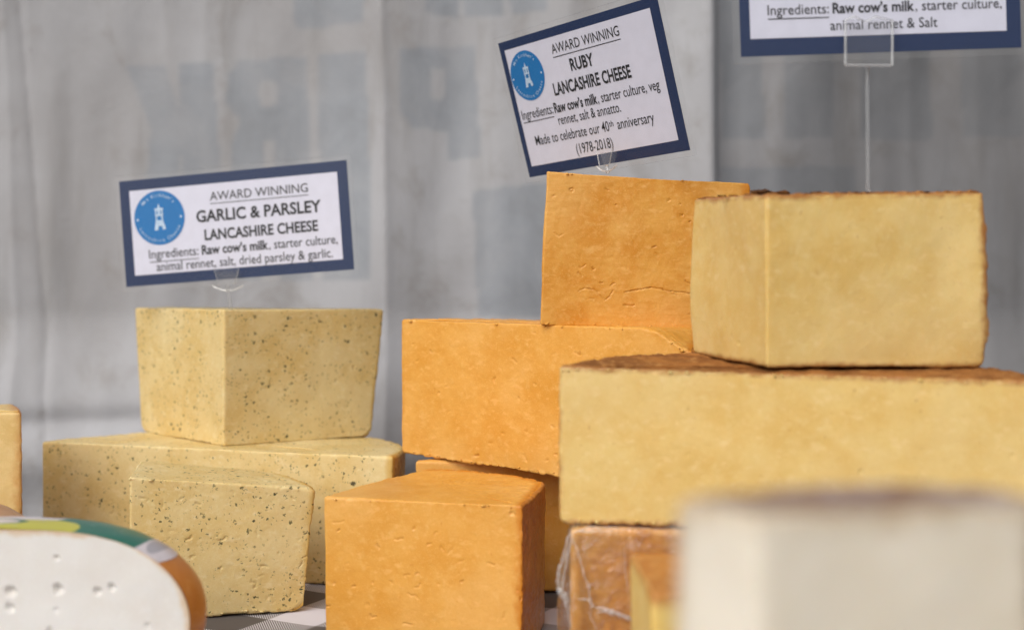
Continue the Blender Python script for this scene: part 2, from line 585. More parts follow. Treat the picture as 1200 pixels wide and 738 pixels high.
    # normals
    du = np.roll(G, -1, 1) - np.roll(G, 1, 1)
    dv = np.zeros_like(G)
    dv[1:-1] = G[2:] - G[:-2]
    dv[0] = G[1] - G[0]
    dv[-1] = G[-1] - G[-2]
    NR = np.cross(du, dv)
    NR /= np.linalg.norm(NR, axis=2)[:, :, None] + 1e-12
    W = G.reshape(-1, 3)
    o = seed
    amp = rough
    D = amp * (.0007 * vnoise(W, .035, o) + .00018 * vnoise(W, .012, o + 1) + .00007 * vnoise(W, .0042, o + 2) + .00005 * vnoise(W, .0017, o + 3))
    D = D.reshape(m, n)
    if isr.any():
        wr = np.array([0.0 if q_[0] in 'bt' else (math.cos(q_[1]) if q_[0] == 'at' else 1.0) for q_ in rows])[:, None]
        D[:, isr] += wr * (rind_amp * vnoise(G[:, isr].reshape(-1, 3), .004, o + 5) + rind_amp * .6 * vnoise(G[:, isr].reshape(-1, 3), .0016, o + 6)).reshape(m, -1)
    secs = np.array([r[0] for r in rows])
    # shallow patches where the curd tore instead of cutting
    tear = sstep(vnoise(W, .0065, o + 14) + .5 * vnoise(W, .0025, o + 15), .55, .8)
    D -= (amp * tears * tear * (.00022 + .00022 * vnoise(W, .0011, o + 16))).reshape(m, n)
    # ragged cut edges
    near = np.exp(-(np.abs(dz) / .0011) ** 2) * np.array([1.0 if (q_[0] in ('s', 'ab', 'at') or q_[1] < .03) else 0.0 for q_ in rows])[:, None]
    chip = vnoise(W, .0034, o + 8).reshape(m, n) + .6 * vnoise(W, .0014, o + 9).reshape(m, n)
    D += near * np.clip(chip, -1, .3) * edge_chip * .55
    cor = np.exp(-(gap / .0011) ** 2)[None, :]
    D += cor * np.clip(chip, -1, .3) * edge_chip * .5
    if cap_rind:
        cp = (secs == 't')
        q = G[cp].reshape(-1, 3)
        D[cp] += (rind_amp * 1.3 * vnoise(q, .006, o + 11) + rind_amp * .8 * vnoise(q, .0022, o + 12)).reshape(cp.sum(), n)
    if lip:
        low = np.exp(-((G[:, :, 2] - zb(G[:, :, 0], G[:, :, 1])) / .0012) ** 2) * np.isin(secs, ['s', 'ab'])[:, None]
        D += low * lip * np.clip(.4 + chip, 0, 1.4)
    # pits and short cracks torn by the wire
    srow = np.where(secs == 's')[0]
    r0 = srow[0]
    hgt = np.linspace(0, H, len(srow))
    cols = np.where(np.array(K) == 'c')[0]
    def stamp(s0, h0, pts, wid, dep):
        pts = np.array(pts)
        js = np.where(np.abs(S - s0) < .02)[0]
        js = js[[K[j] == 'c' for j in js]] if len(js) else js
        is_ = np.where((hgt > h0 - .02) & (hgt < h0 + .02))[0]
        if len(js) == 0 or len(is_) == 0:
            return
        a = S[js][None, :] - s0
        b = hgt[is_][:, None] - h0
        best = np.full((len(is_), len(js)), 1e9)
        for p, q in zip(pts[:-1], pts[1:]):
            v = q - p
            L2 = max(v @ v, 1e-12)
            t = np.clip(((a - p[0]) * v[0] + (b - p[1]) * v[1]) / L2, 0, 1)
            best = np.minimum(best, np.hypot(a - p[0] - t * v[0], b - p[1] - t * v[1]))
        D[np.ix_(r0 + is_, js)] -= dep * np.exp(-(best / wid) ** 2)
    if len(cols):
        for _ in range(pits):
            j = cols[rs.randint(len(cols))]
            h0 = rs.uniform(.04, .96) * H
            k = rs.randint(1, 5) if rs.rand() < .75 else rs.randint(5, 9)
            p = np.zeros(2)
            pts = [p]
            an = rs.uniform(-.5, .5) + (math.pi if rs.rand() < .5 else 0) if rs.rand() < .45 else rs.uniform(-3.1, 3.1)
            for _k in range(k):
                an += rs.normal(0, .9)
                p = p + np.array([math.cos(an), .8 * math.sin(an)]) * rs.uniform(.0004, .0011)
                pts.append(p)
            stamp(S[j], h0, pts, rs.uniform(.00024, .00036), rs.uniform(.0003, .0010))
        for ei, pts, wid, dep in cracks:
            js = [j for j in range(n) if E[j][0] == ei]
            s0_, s1_ = S[js[0]], S[js[-1]]
            Q = np.array([(s0_ + (s1_ - s0_) * a, b * H) for a, b in pts])
            for p, q in zip(Q[:-1], Q[1:]):
                for t in np.linspace(0, 1, 3)[:-1]:
                    a_, b_ = p + (q - p) * t, p + (q - p) * (t + .5)
                    jit = rs.normal(0, .0003, 2)
                    stamp(a_[0], a_[1], [(0, 0), tuple(b_ - a_ + jit)], wid * rs.uniform(.8, 1.2), dep * rs.uniform(.6, 1.0))
        for ei, a, b, wid, dep in holes:
            js = [j for j in range(n) if E[j][0] == ei]
            stamp(S[js[0]] + (S[js[-1]] - S[js[0]]) * a, b * H, [(-wid * .5, 0), (wid * .5, wid * .1)], wid, dep)
    G0 = G.copy()
    G = G + NR * D[:, :, None]
    inset = np.array([q_[1] if q_[0] in 'bt' else 0.0 for q_ in rows])[:, None] * np.linalg.norm(P - cen, axis=1)[None, :]
    gg = np.minimum(gap[None, :] + inset, 1.0)
    if cap_rind:
        gg = np.minimum(gg, np.maximum(dz, 0) + .0006)
    # the shared grid, then split into paste and rind
    base = np.array([cen[0], cen[1], float(zb(cen[0:1], cen[1:2])[0])])
    V = np.concatenate([G.reshape(-1, 3), [G[0].mean(0)], [G[-1].mean(0)]]) - base
    att = np.concatenate([gg.ravel(), [gg[0].mean()], [gg[-1].mean()]])
    I = np.arange(m * n).reshape(m, n)
    Q = np.stack([I[:-1], np.roll(I[:-1], -1, 1), np.roll(I[1:], -1, 1), I[1:]], 2)
    side_r = np.zeros((m - 1, n), bool)
    rowcap = np.array([secs[i] in 'bt' or secs[i + 1] in 'bt' for i in range(m - 1)])
    colr = isr & np.roll(isr, -1)
    side_r[:, colr] = True
    side_r[rowcap] = False
    if cap_rind:
        side_r[np.array([secs[i + 1] == 't' for i in range(m - 1)])] = True
    if rind is None:
        side_r[:] = False
    tris_b = np.array([[m * n, I[0, (j + 1) % n], I[0, j], I[0, j]] for j in range(n)])
    tris_t = np.array([[m * n + 1, I[-1, j], I[-1, (j + 1) % n], I[-1, (j + 1) % n]] for j in range(n)])
    t = thing(name, label, cat, tuple(base), group)
    def part(nm, quads, tri, mat):
        Fc = quads.reshape(-1, 4)
        used = np.unique(np.concatenate([Fc.ravel(), tri.ravel()]) if tri is not None else Fc)
        mp = np.full(len(V), -1)
        mp[used] = np.arange(len(used))
        faces = mp[Fc]
        if tri is not None:
            T3 = mp[np.concatenate([tri[:, :3]])]
            me = faces.tolist() + T3.tolist()
            Vv = V[used]
            nq, nt = len(faces), len(T3)
            return fast(nm, Vv, faces, T3, mat, t, att[used])
        return fast(nm, V[used], faces, None, mat, t, att[used])
    cap_tri = np.concatenate([tris_b, tris_t])
    if side_r.any():
        part('paste', Q[~side_r], tris_b if cap_rind else cap_tri, paste)
        part('rind', Q[side_r], tris_t if cap_rind else None, rind)
    else:
        part('paste', Q.reshape(-1, 4), cap_tri, paste)
    # crumbs clinging to the lower cut edge
    if dust:
        Vd, Fd = [], []
        js = cols[rs.randint(0, len(cols), dust)]
        for j in js:
            lowrow = r0 + rs.randint(0, 2) if rs.rand() < .7 else r0 + len(srow) - 1
            p = G[lowrow, j] - base + NR[lowrow, j] * .0002
            blob(Vd, Fd, p, rs.uniform(.0003, .0009) if rs.rand() < .8 else rs.uniform(.0009, .0015), rs)
        mesh_obj('crumbs', Vd, Fd, paste, t, attrs={'rind_gap': np.full(len(Vd), .5)})['kind'] = 'stuff'
    return t, dict(G=G, G0=G0, NR=NR, K=K, S=S, rows=rows, base=base, E=E, H=H, n=n, m=m)

def fast(nm, V, quads, tris, mat, parent, att):
    me = bpy.data.meshes.new(nm)
    V = np.asarray(V, np.float32)
    nq = len(quads)
    nt = 0 if tris is None else len(tris)
    me.vertices.add(len(V))
    me.vertices.foreach_set('co', V.ravel())
    li = quads.ravel()
    st = np.arange(nq) * 4
    tot = np.full(nq, 4)
    if nt:
        li = np.concatenate([li, tris.ravel()])
        st = np.concatenate([st, nq * 4 + np.arange(nt) * 3])
        tot = np.concatenate([tot, np.full(nt, 3)])
    me.loops.add(len(li))
    me.polygons.add(nq + nt)
    me.loops.foreach_set('vertex_index', li.astype(np.int32))
    me.polygons.foreach_set('loop_start', st.astype(np.int32))
    me.polygons.foreach_set('loop_total', tot.astype(np.int32))
    me.update(calc_edges=True)
    me.polygons.foreach_set('use_smooth', np.ones(nq + nt, bool))
    at = me.attributes.new('rind_gap', 'FLOAT', 'POINT')
    at.data.foreach_set('value', np.asarray(att, np.float32))
    me.materials.append(mat)
    me.update()
    o = bpy.data.objects.new(nm, me)
    COL.objects.link(o)
    o.parent = parent
    return o

_ico = None
def blob(V, Fc, p, r, rs, squash=(1, 1, .7)):
    global _ico
    if _ico is None:
        t = (1 + 5 ** .5) / 2
        v = np.array([(-1, t, 0), (1, t, 0), (-1, -t, 0), (1, -t, 0), (0, -1, t), (0, 1, t), (0, -1, -t), (0, 1, -t), (t, 0, -1), (t, 0, 1), (-t, 0, -1), (-t, 0, 1)], float)
        v /= np.linalg.norm(v[0])
        f = [(0, 11, 5), (0, 5, 1), (0, 1, 7), (0, 7, 10), (0, 10, 11), (1, 5, 9), (5, 11, 4), (11, 10, 2), (10, 7, 6), (7, 1, 8),
             (3, 9, 4), (3, 4, 2), (3, 2, 6), (3, 6, 8), (3, 8, 9), (4, 9, 5), (2, 4, 11), (6, 2, 10), (8, 6, 7), (9, 8, 1)]
        _ico = (v, f)
    v, f = _ico
    b = len(V)
    for q in v:
        V.append(np.array(p) + q * r * np.array(squash) * rs.uniform(.55, 1.25))
    Fc += [(a + b, c + b, d + b) for a, c, d in f]

# ------------------------------------------------------------------ the back of the stall: a hanging grey tarpaulin
def seg_mask(PX, PY, poly):
    """inside test of a polygon, in tarpaulin units"""
    x, y = PX, PY
    ins = np.zeros(x.shape, bool)
    n = len(poly)
    for i in range(n):
        x1, y1 = poly[i]
        x2, y2 = poly[(i + 1) % n]
        c = ((y1 > y) != (y2 > y)) & (x < (x2 - x1) * (y - y1) / (y2 - y1 + 1e-9) + x1)
        ins ^= c
    return ins

def build_tarp():
    Y0 = 1.06
    nx, nz = 560, 400
    xs = np.linspace(-.62, .66, nx)
    zs = np.linspace(-.28, .58, nz)
    Xg, Zg = np.meshgrid(xs, zs)
    U = Xg / Y0 * 1500 + 600
    Vv = 350 - (Zg - ZC) / Y0 * 1500
    W = np.stack([Xg, Zg * .45, 0 * Xg], 2).reshape(-1, 3)
    y = (.010 * vnoise(W, .19, 71) + .004 * vnoise(W, .07, 72) + .0012 * vnoise(W, .028, 73)).reshape(Xg.shape)
    W2 = np.stack([Xg, Zg * .12, 0 * Xg], 2).reshape(-1, 3)
    y += (.0035 * vnoise(W2, .05, 74) + .0012 * vnoise(W2, .018, 79)).reshape(Xg.shape)
    y += (.0022 * (np.abs(vnoise(W, .085, 81)) + .6 * np.abs(vnoise(W2, .03, 82)))).reshape(Xg.shape)
    # hanging folds
    def crease(u0, slope, wid, dep):
        return dep * np.exp(-np.abs(U - u0 - slope * (Vv - 200)) / wid)
    y += crease(452, .02, 12, -.005) + crease(38, .09, 6, .0025) + crease(12, .05, 10, -.003)
    y += .05 * sstep(U, 838, 1300) + .012 * sstep(U, 832, 844) - .006 * sstep(U, 770, 836) * (1 - sstep(U, 836, 842))
    y += -.03 * sstep(U, 330, 452) * (1 - sstep(U, 452, 640)) * .5
    # slack roll near the bottom
    yb = 492 - .03 * (U - 100)
    y += -.030 * sstep(Vv, 360, 500) + .005 * np.exp(-((Vv - yb) / 14) ** 2) * sstep(U, 420, 160) - .008 * np.exp(-((Vv - yb - 45) / 30) ** 2)
    y += .01 * np.exp(-np.abs(U - 1150 - .25 * (Vv - 400)) / 18) * sstep(Vv, 320, 400)
    V = np.stack([Xg, Y0 + y, Zg], 2).reshape(-1, 3)
    # faded print showing through from the other side, so it reads backwards
    mk = np.zeros(U.shape)
    ink = [
        [(145, 76), (190, 74), (207, 128), (208, 72), (248, 72), (256, 200), (258, 330), (215, 330), (209, 178), (198, 330), (158, 330), (174, 150)],
        [(266, 86), (280, 69), (358, 66), (362, 130), (366, 330), (326, 330), (320, 165), (308, 165), (304, 330), (264, 330), (268, 168), (280, 140), (262, 120)],
        [(372, 64), (430, 62), (436, 200), (438, 330), (378, 330), (374, 180)],
        [(470, 60), (556, 54), (564, 184), (526, 188), (524, 154), (482, 152), (470, 130)],
        [(342, -60), (432, -60), (428, 28), (400, 30), (345, 34)],
        [(494, -30), (536, -30), (536, 22), (500, 18)], [(540, -30), (592, -30), (588, 20), (544, 22)], [(596, -30), (640, -30), (640, 14), (598, 18)],
        [(554, 224), (640, 214), (760, 214), (760, 372), (560, 372)],
        [(846, -20), (896, -20), (900, 160), (848, 162)], [(922, -20), (986, -20), (986, 158), (922, 160)],
        [(1018, -20), (1116, -20), (1110, 90), (1116, 156), (1020, 158)], [(844, 194), (1014, 192), (1012, 260), (846, 262)],
        [(1150, -20), (1230, -20), (1230, 150), (1152, 152)]]
    for p in ink:
        mk[seg_mask(U, Vv, p)] = 1
    for hole in ([(306, 92), (322, 94), (324, 122), (306, 124), (300, 108)], [(504, 80), (522, 82), (522, 116), (504, 118)]):
        mk[seg_mask(U, Vv, hole)] = 0
    for _ in range(1):
        mk[1:-1, 1:-1] = (mk[1:-1, 1:-1] * 2 + mk[:-2, 1:-1] + mk[2:, 1:-1] + mk[1:-1, :-2] + mk[1:-1, 2:]) / 6
    I = np.arange(nx * nz).reshape(nz, nx)
    Fc = np.stack([I[:-1, :-1], I[:-1, 1:], I[1:, 1:], I[1:, :-1]], 2).reshape(-1, 4)
    k = N('grey_tarpaulin')
    n1 = k.noise(5, 5, .6)
    n2 = k.noise(22, 5, .65, dist=.4)
    n3 = k.noise(1, 4, .6, vec=k.scaled((38, 38, 5)))
    weave = k.noise(420, 2, .5)
    c = k.mix(k.rng(n1, .32, .68), srgb(174, 174, 177), srgb(158, 156, 157))
    c = k.mix(k.math('MULTIPLY', k.rng(n2, .5, .75), .55), c, srgb(136, 130, 124))
    c = k.mix(k.math('MULTIPLY', k.rng(n3, .5, .72), .4), c, srgb(140, 137, 134))
    # dirt spots
    sp = k.noise(64, 4, .7)
    c = k.mix(k.math('MULTIPLY', k.rng(sp, .68, .78), .6), c, srgb(104, 96, 92))
    c = k.mix(k.math('MULTIPLY', k.attr('print'), k.rng(n2, .2, .6, .3, .6)), c, srgb(134, 141, 149))
    # darker grey tint right of the fold, growing stronger further right
    c = k.mix(k.math('MULTIPLY', k.attr('right_tint'), .72), c, srgb(88, 86, 85))
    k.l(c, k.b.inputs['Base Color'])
    k.b.inputs['Roughness'].default_value = .6
    k.b.inputs['Specular IOR Level'].default_value = .3
    b = k.bump(weave, .25, .0008)
    k.l(k.bump(n2, .3, .004, b), k.b.inputs['Normal'])
    o = mesh_obj('tarpaulin', V, Fc, k.m, attrs={'print': mk.ravel(), 'right_tint': (sstep(U, 824, 852) * (.5 + .4 * sstep(U, 840, 1000))).ravel()})
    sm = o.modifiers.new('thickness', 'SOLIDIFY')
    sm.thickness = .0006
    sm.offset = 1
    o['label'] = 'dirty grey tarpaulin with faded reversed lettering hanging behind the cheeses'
    o['category'] = 'tarpaulin'
build_tarp()

# ------------------------------------------------------------------ gingham cloth under the cheeses
def build_cloth():
    nx, ny = 420, 300
    xs = np.linspace(-.62, .62, nx)
    ys = np.linspace(.06, .95, ny)
    Xg, Yg = np.meshgrid(xs, ys)
    W = np.stack([Xg, Yg, 0 * Xg], 2).reshape(-1, 3)
    z = (-.0012 + .0006 * vnoise(W, .06, 91) + .0003 * vnoise(W, .02, 92)).reshape(Xg.shape)
    Z = z.copy()
    Yp = Yg.copy()
    # falls over the front and back edge
    fr = np.clip(.12 - Yg, 0, 1)
    Z -= fr * 4.0
    Yp += fr * .85
    bk = np.clip(Yg - .92, 0, 1)
    Z -= bk * 5.0
    Yp -= bk * .85
    V = np.stack([Xg, Yp, Z], 2).reshape(-1, 3)
    I = np.arange(nx * ny).reshape(ny, nx)
    Fc = np.stack([I[:-1, :-1], I[:-1, 1:], I[1:, 1:], I[1:, :-1]], 2).reshape(-1, 4)
    k = N('grey_gingham')
    mp = k.n('ShaderNodeMapping')
    mp.inputs['Rotation'].default_value = (0, 0, math.radians(28))
    mp.inputs['Location'].default_value = (.004, .012, 0)
    k.l(k.co, mp.inputs['Vector'])
    sp = k.n('ShaderNodeSeparateXYZ')
    k.l(mp.outputs[0], sp.inputs[0])
    s = .030
    def stripe(x):
        fr_ = k.math('FRACT', k.math('MULTIPLY', x, 1 / (2 * s)))
        return k.math('GREATER_THAN', fr_, .5)
    a, b = stripe(sp.outputs[0]), stripe(sp.outputs[1])
    tot = k.math('ADD', a, b)
    tw = k.math('GREATER_THAN', k.math('FRACT', k.math('MULTIPLY', k.math('ADD', sp.outputs[0], sp.outputs[1]), 620)), .5)
    mid = k.mix(tw, srgb(206, 203, 208), srgb(92, 86, 84))
    c = k.mix(k.rng(tot, .4, .6, smooth=False), srgb(216, 214, 222), mid)
    c = k.mix(k.rng(tot, 1.4, 1.6, smooth=False), c, srgb(92, 86, 83))
    k.l(c, k.b.inputs['Base Color'])
    k.b.inputs['Roughness'].default_value = .85
    k.l(k.bump(k.noise(1400, 2), .3, .0004), k.b.inputs['Normal'])
    o = mesh_obj('tablecloth', V, Fc, k.m)
    sm = o.modifiers.new('thickness', 'SOLIDIFY')
    sm.thickness = .0008
    sm.offset = -1
    o['label'] = 'grey and white gingham cloth spread under the cheeses'
    o['category'] = 'tablecloth'
build_cloth()

# ------------------------------------------------------------------ garlic and parsley pieces
GG = 'garlic and parsley cheese pieces'
cheese('cheese_half_wheel', 'herb flecked pale yellow half wheel lying under the other garlic cheese piece',
       [(-.297, .807, 'c', 0), (-.068, .728, 'r', .112)], 0, .0750, M['garlic'], M['garlic_rind'], GG,
       ds=.0008, rb=(.0009, .003), pits=22, seed=11, edge_chip=.0004)
cheese('cheese_quarter', 'herb flecked pale yellow quarter wheel on top of its stack, carrying a card',
       [(-.1753, .778, 'c', 0), (-.0842, .8400, 'r', .048), (-.2580, .8745, 'c', 0)], .0754,
       plane((-.1753, .778, .1583), (-.088, .838, .1580), (-.254, .870, .1588)), M['garlic'], M['garlic_rind'], GG,
       ds=.0008, rb=(.0008, .006), taper=.075, pivot=(-.1753, .778), pits=20, seed=12)
cheese('cheese_wedge', 'herb flecked pale yellow wedge standing on the cloth in front of the garlic half wheel',
       [(-.1970, .6585, 'c', 0), (-.1049, .680, 'r', .002), (-.132, .716, 'h', .004), (-.205, .708, 'h', 0)], 0,
       plane((-.197, .6585, .0731), (-.1049, .680, .0641), (-.205, .708, .0753)), M['garlic'], M['garlic_rind'], GG,
       ds=.0006, rb=(.0009, .007), taper=.05, pivot=(-.1970, .6585), pits=34, seed=13, rough=1.1, edge_chip=.0006, lip=.0003, dust=26)

# ------------------------------------------------------------------ orange pieces
OG = 'orange ruby cheese pieces'
cheese('cheese_wedge', 'big orange wedge at the front, its level top and pitted face in full view',
       [(-.0909, .62, 'c', 0), (.0048, .597, 'r', .001), (.0168, .654, 'r', .012), (-.048, .698, 'h', .001)], 0,
       plane((-.0909, .62, .0687), (.0048, .597, .0687), (-.0527, .70, .0722)), M['orange'], M['orange_rind'], OG,
       ds=.0005, rb=(.0008, .0016), pits=36, seed=21, edge_chip=.0006, dust=20)
o2b = plane((-.0641, .74, .0762), (.0227, .68, .0707), (0, .80, .0772))
o2p = plane((-.0641, .74, .1532), (.0227, .68, .1510), (0, .80, .1536))
cheese('cheese_half_wheel', 'long orange half wheel in the middle with a card bearing block standing on it',
       [(-.0641, .74, 'c', 0), (.0900, .637, 'r', .012), (.085, .73, 'r', .03)], o2b,
       lambda x, y: o2p(x, y) - .0105 * sstep(x - 1.2 * (y - .637), .048, .092), M['orange'], M['orange_rind'], OG,
       ds=.00062, rb=(.0009, .003), pits=34, seed=22, lip=.0004, edge_chip=.0006, dust=40)
cheese('cheese_block', 'orange cheese mostly hidden under the long orange half wheel, at the bottom of its stack',
       [(-.056, .724, 'c', 0), (.095, .716, 'r', .01), (.09, .78, 'h', .02)], 0,
       lambda x, y: np.minimum(.0736, o2b(x, y) - .0008), M['orange'], M['orange_rind'], OG, ds=.001, rb=(.002, .003), pits=30, seed=23)
cheese('cheese_block', 'upright orange block on top of its stack with a thin crack across its lower face',
       [(.0185, .682, 'c', 0), (.127, .682, 'r', .002), (.124, .735, 'h', 0), (.034, .745, 'h', 0)],
       plane((.0185, .682, .1510), (.127, .682, .1488), (.05, .74, .1510)), plane((.0220, .682, .2323), (.127, .682, .2264), (.05, .74, .2318)),
       M['orange_streak'], M['orange_rind'], OG, ds=.0004, rb=(.0006, .002), taper=-.034, pivot=(.127, .682), pits=28, seed=24, dust=8,
       cracks=[(0, [(.18, .22), (.205, .245), (.25, .24), (.285, .20), (.31, .17), (.33, .20), (.35, .235)], .00020, .0007),
               (0, [(.40, .225), (.46, .245), (.52, .262), (.58, .25), (.66, .235), (.72, .23), (.80, .20)], .00022, .0012),
               (0, [(.58, .25), (.62, .225), (.655, .22)], .0002, .0006)])

# ------------------------------------------------------------------ yellow pieces with a brown crust
YG = 'yellow cheeses with a brown crust'
r2t = plane((.0198, .54, .1366), (.225, .51, .1316), (.12, .605, .1392))
cheese('cheese_half_wheel', 'long yellow half wheel with a brown crust, lying under the other yellow piece',
       [(.0198, .54, 'c', 0), (.225, .51, 'r', .080)], .0704, r2t, M['yellow'], M['brown_rind'], YG,
       ds=.0007, rb=(.0010, .0035), cap_rind=True, pits=5, tears=0, seed=31, rind_amp=.0003, lip=.0006, edge_chip=.0008, dust=60)
t1, g1 = cheese('cheese_quarter', 'yellow quarter wheel with a flaky brown crust on top of its stack, carrying a card',
       [(.1053, .53, 'c', 0), (.2035, .551, 'r', .030), (.0853, .6036, 'c', 0)],
       plane((.1053, .53, .1362), (.2035, .55, .1357), (.0853, .6036, .1395)), plane((.1053, .53, .2080), (.2035, .55, .2108), (.0853, .6036, .2122)),
       M['yellow'], M['brown_rind'], YG, ds=.0007, rb=(.0012, .003), cap_rind=True, pits=3, tears=0, seed=32, rind_amp=.0007, bulge=.002)
# flakes of crust curling off the top edge
rs = np.random.RandomState(5)
Vf, Ff = [], []
for px, r in ((882, .0020), (889, .0030), (897, .0038), (904, .0040), (911, .0028), (858, .0012), (846, .0010), (944, .0010), (955, .0014), (965, .0016), (978, .0013),
              (990, .0015), (1002, .0013), (1022, .0014), (1040, .0012), (1062, .0010), (1084, .0010), (1110, .0008), (926, .0010)):
    Y = .575 + rs.uniform(-.01, .01) if px < 930 else .548 + rs.uniform(0, .012)
    x = (px - 600) / 1500 * Y
    z = float(plane((.1053, .53, .2080), (.2035, .55, .2108), (.0853, .6036, .2122))(x, Y))
    for _ in range(4):
        blob(Vf, Ff, np.array([x + rs.uniform(-1, 1) * r * 1.6, Y + rs.uniform(-1, 1) * r, z + r * .25 + rs.uniform(0, r * .4)]) - g1['base'], r * rs.uniform(.5, .9), rs, (1.5, 1.2, .45))
mesh_obj('crust_flakes', Vf, Ff, M['flake'], t1, smooth=False)['kind'] = 'stuff'

# wrapped tan block below the long yellow half wheel
t3, g3 = cheese('wrapped_cheese', 'tan cheese in crinkled cling film under the long yellow half wheel',
       [(.0245, .535, 'c', 0), (.16, .530, 'r', .004), (.155, .61, 'h', 0), (.034, .615, 'c', .001)], 0, .0694, M['tan_paste'], M['tan_rind'],
       ds=.0009, rb=(.003, .004), pits=10, seed=33)
def wrap(t, g):
    G, NR, base, n = g['G0'], g['NR'], g['base'], g['n']
    keep = [i for i, r in enumerate(g['rows']) if r[0] in ('ab', 's', 'at') or (r[0] == 't' and r[1] < .5)]
    A = G[keep]
    Wp = A.reshape(-1, 3)
    rid = 1 - np.abs(vnoise(Wp * np.array([1, 1, .5]), .012, 44)) * 2
    rid2 = 1 - np.abs(vnoise(Wp, .005, 45)) * 2
    d = (.0010 + .0006 * np.clip(rid, 0, 1) ** 2 + .0003 * np.clip(rid2, 0, 1) ** 2).reshape(len(keep), n)
    cx = np.exp(-(np.abs(A[:, :, 0] - .0245) / .006) ** 2) * np.exp(-((A[:, :, 1] - .535) / .03) ** 2)
    hump = np.exp(-((A[:, :, 2] - .030) / .020) ** 2)
    d += cx * hump * .0045
    B = A + NR[keep] * d[:, :, None] - base
    m = len(keep)
    I = np.arange(m * n).reshape(m, n)
    Q = np.stack([I[:-1], np.roll(I[:-1], -1, 1), np.roll(I[1:], -1, 1), I[1:]], 2).reshape(-1, 4)
    mesh_obj('cling_film', B.reshape(-1, 3), Q, M['film'], t)
    # gathered folds of film
    V, Fc = [], []
    rs = np.random.RandomState(3)
    def ribbon(pts, w):
        w *= .95
        pts = np.array(pts, float)
        # resample
        q = []
        for a, b in zip(pts[:-1], pts[1:]):
            for tt in np.linspace(0, 1, 12, endpoint=False):
                q.append(a + (b - a) * tt)
        q.append(pts[-1])
        q = np.array(q)
        q += np.stack([vnoise(q * 1.0, .004, 50 + len(V)) * .0006, -.0002 + 0 * q[:, 0], vnoise(q, .005, 60 + len(V)) * .0006], 1)
        b0 = len(V)
        for i, p in enumerate(q):
            tan = q[min(i + 1, len(q) - 1)] - q[max(i - 1, 0)]
            tan /= np.linalg.norm(tan) + 1e-9
            side = np.cross(tan, (0, -1, 0))
            ww = w * rs.uniform(.5, 1.3) * (math.sin(math.pi * (i + .6) / (len(q) + .4)) ** .5)
            V.extend([p - side * ww - base, p + np.array([0, -1, 0]) * ww * .8 - base, p + side * ww - base])
        for i in range(len(q) - 1):
            for k in range(2):
                Fc.append((b0 + i * 3 + k, b0 + i * 3 + k + 1, b0 + i * 3 + 4 + k, b0 + i * 3 + 3 + k))
    Yf = .5315
    for pl, w in (([(668, 622), (660, 650), (654, 680), (662, 706), (672, 738)], .0011), ([(672, 622), (664, 655), (660, 690), (668, 720)], .0007),
                  ([(668, 626), (680, 655), (690, 690), (694, 712)], .0004), ([(654, 688), (660, 696), (668, 704)], .0014), ([(674, 700), (690, 703), (696, 712)], .0006),
                  ([(697, 712), (720, 718), (745, 727)], .0013), ([(699, 716), (716, 716), (742, 724)], .0007), ([(676, 620), (692, 623), (720, 620)], .0005),
                  ([(690, 690), (692, 720), (700, 745)], .0003), ([(664, 628), (690, 618), (760, 619)], .0004), ([(730, 640), (735, 700)], .0002)):
        ribbon([pix(a, b, Yf) for a, b in pl], w)
    mesh_obj('film_folds', V, Fc, M['film_fold'], t)
wrap(t3, g3)
cheese('cheese_wedge', 'narrow yellow wedge with a brown top in front of the film wrapped cheese',
       [(.0462, .42, 'c', 0), (.100, .428, 'h', 0), (.088, .490, 'h', 0), (.0453, .486, 'c', 0)], 0, .0680, M['wedge_paste'], M['tan_rind'], None,
       ds=.001, rb=(.0012, .002), cap_rind=True, pits=6, seed=35, rind_amp=.0002)

# blurred white wedge right in front of the lens
cheese('cheese_wedge', 'white cheese with a grey mouldy rind, big and blurred at the very front',
       [(.0390, .205, 'c', 0), (.0905, .2185, 'r', .004), (.085, .238, 'r', .008), (.0279, .2215, 'c', 0)], 0, .1303, M['cream'], M['grey_rind'], None,
       ds=.0011, rb=(.0015, .003), cap_rind=True, pits=4, seed=36, rind_amp=.0005)

# far left yellow piece
cheese('cheese_block', 'tall tan yellow cheese cut off by the picture edge, behind the round white cheese',
       [(-.38, .712, 'c', 0), (-.2755, .720, 'r', .001), (-.302, .775, 'h', 0), (-.38, .775, 'h', 0)], 0, .1016, M['far_yellow'], M['tan_rind'], None,
       ds=.001, rb=(.002, .004), pits=8, seed=37)

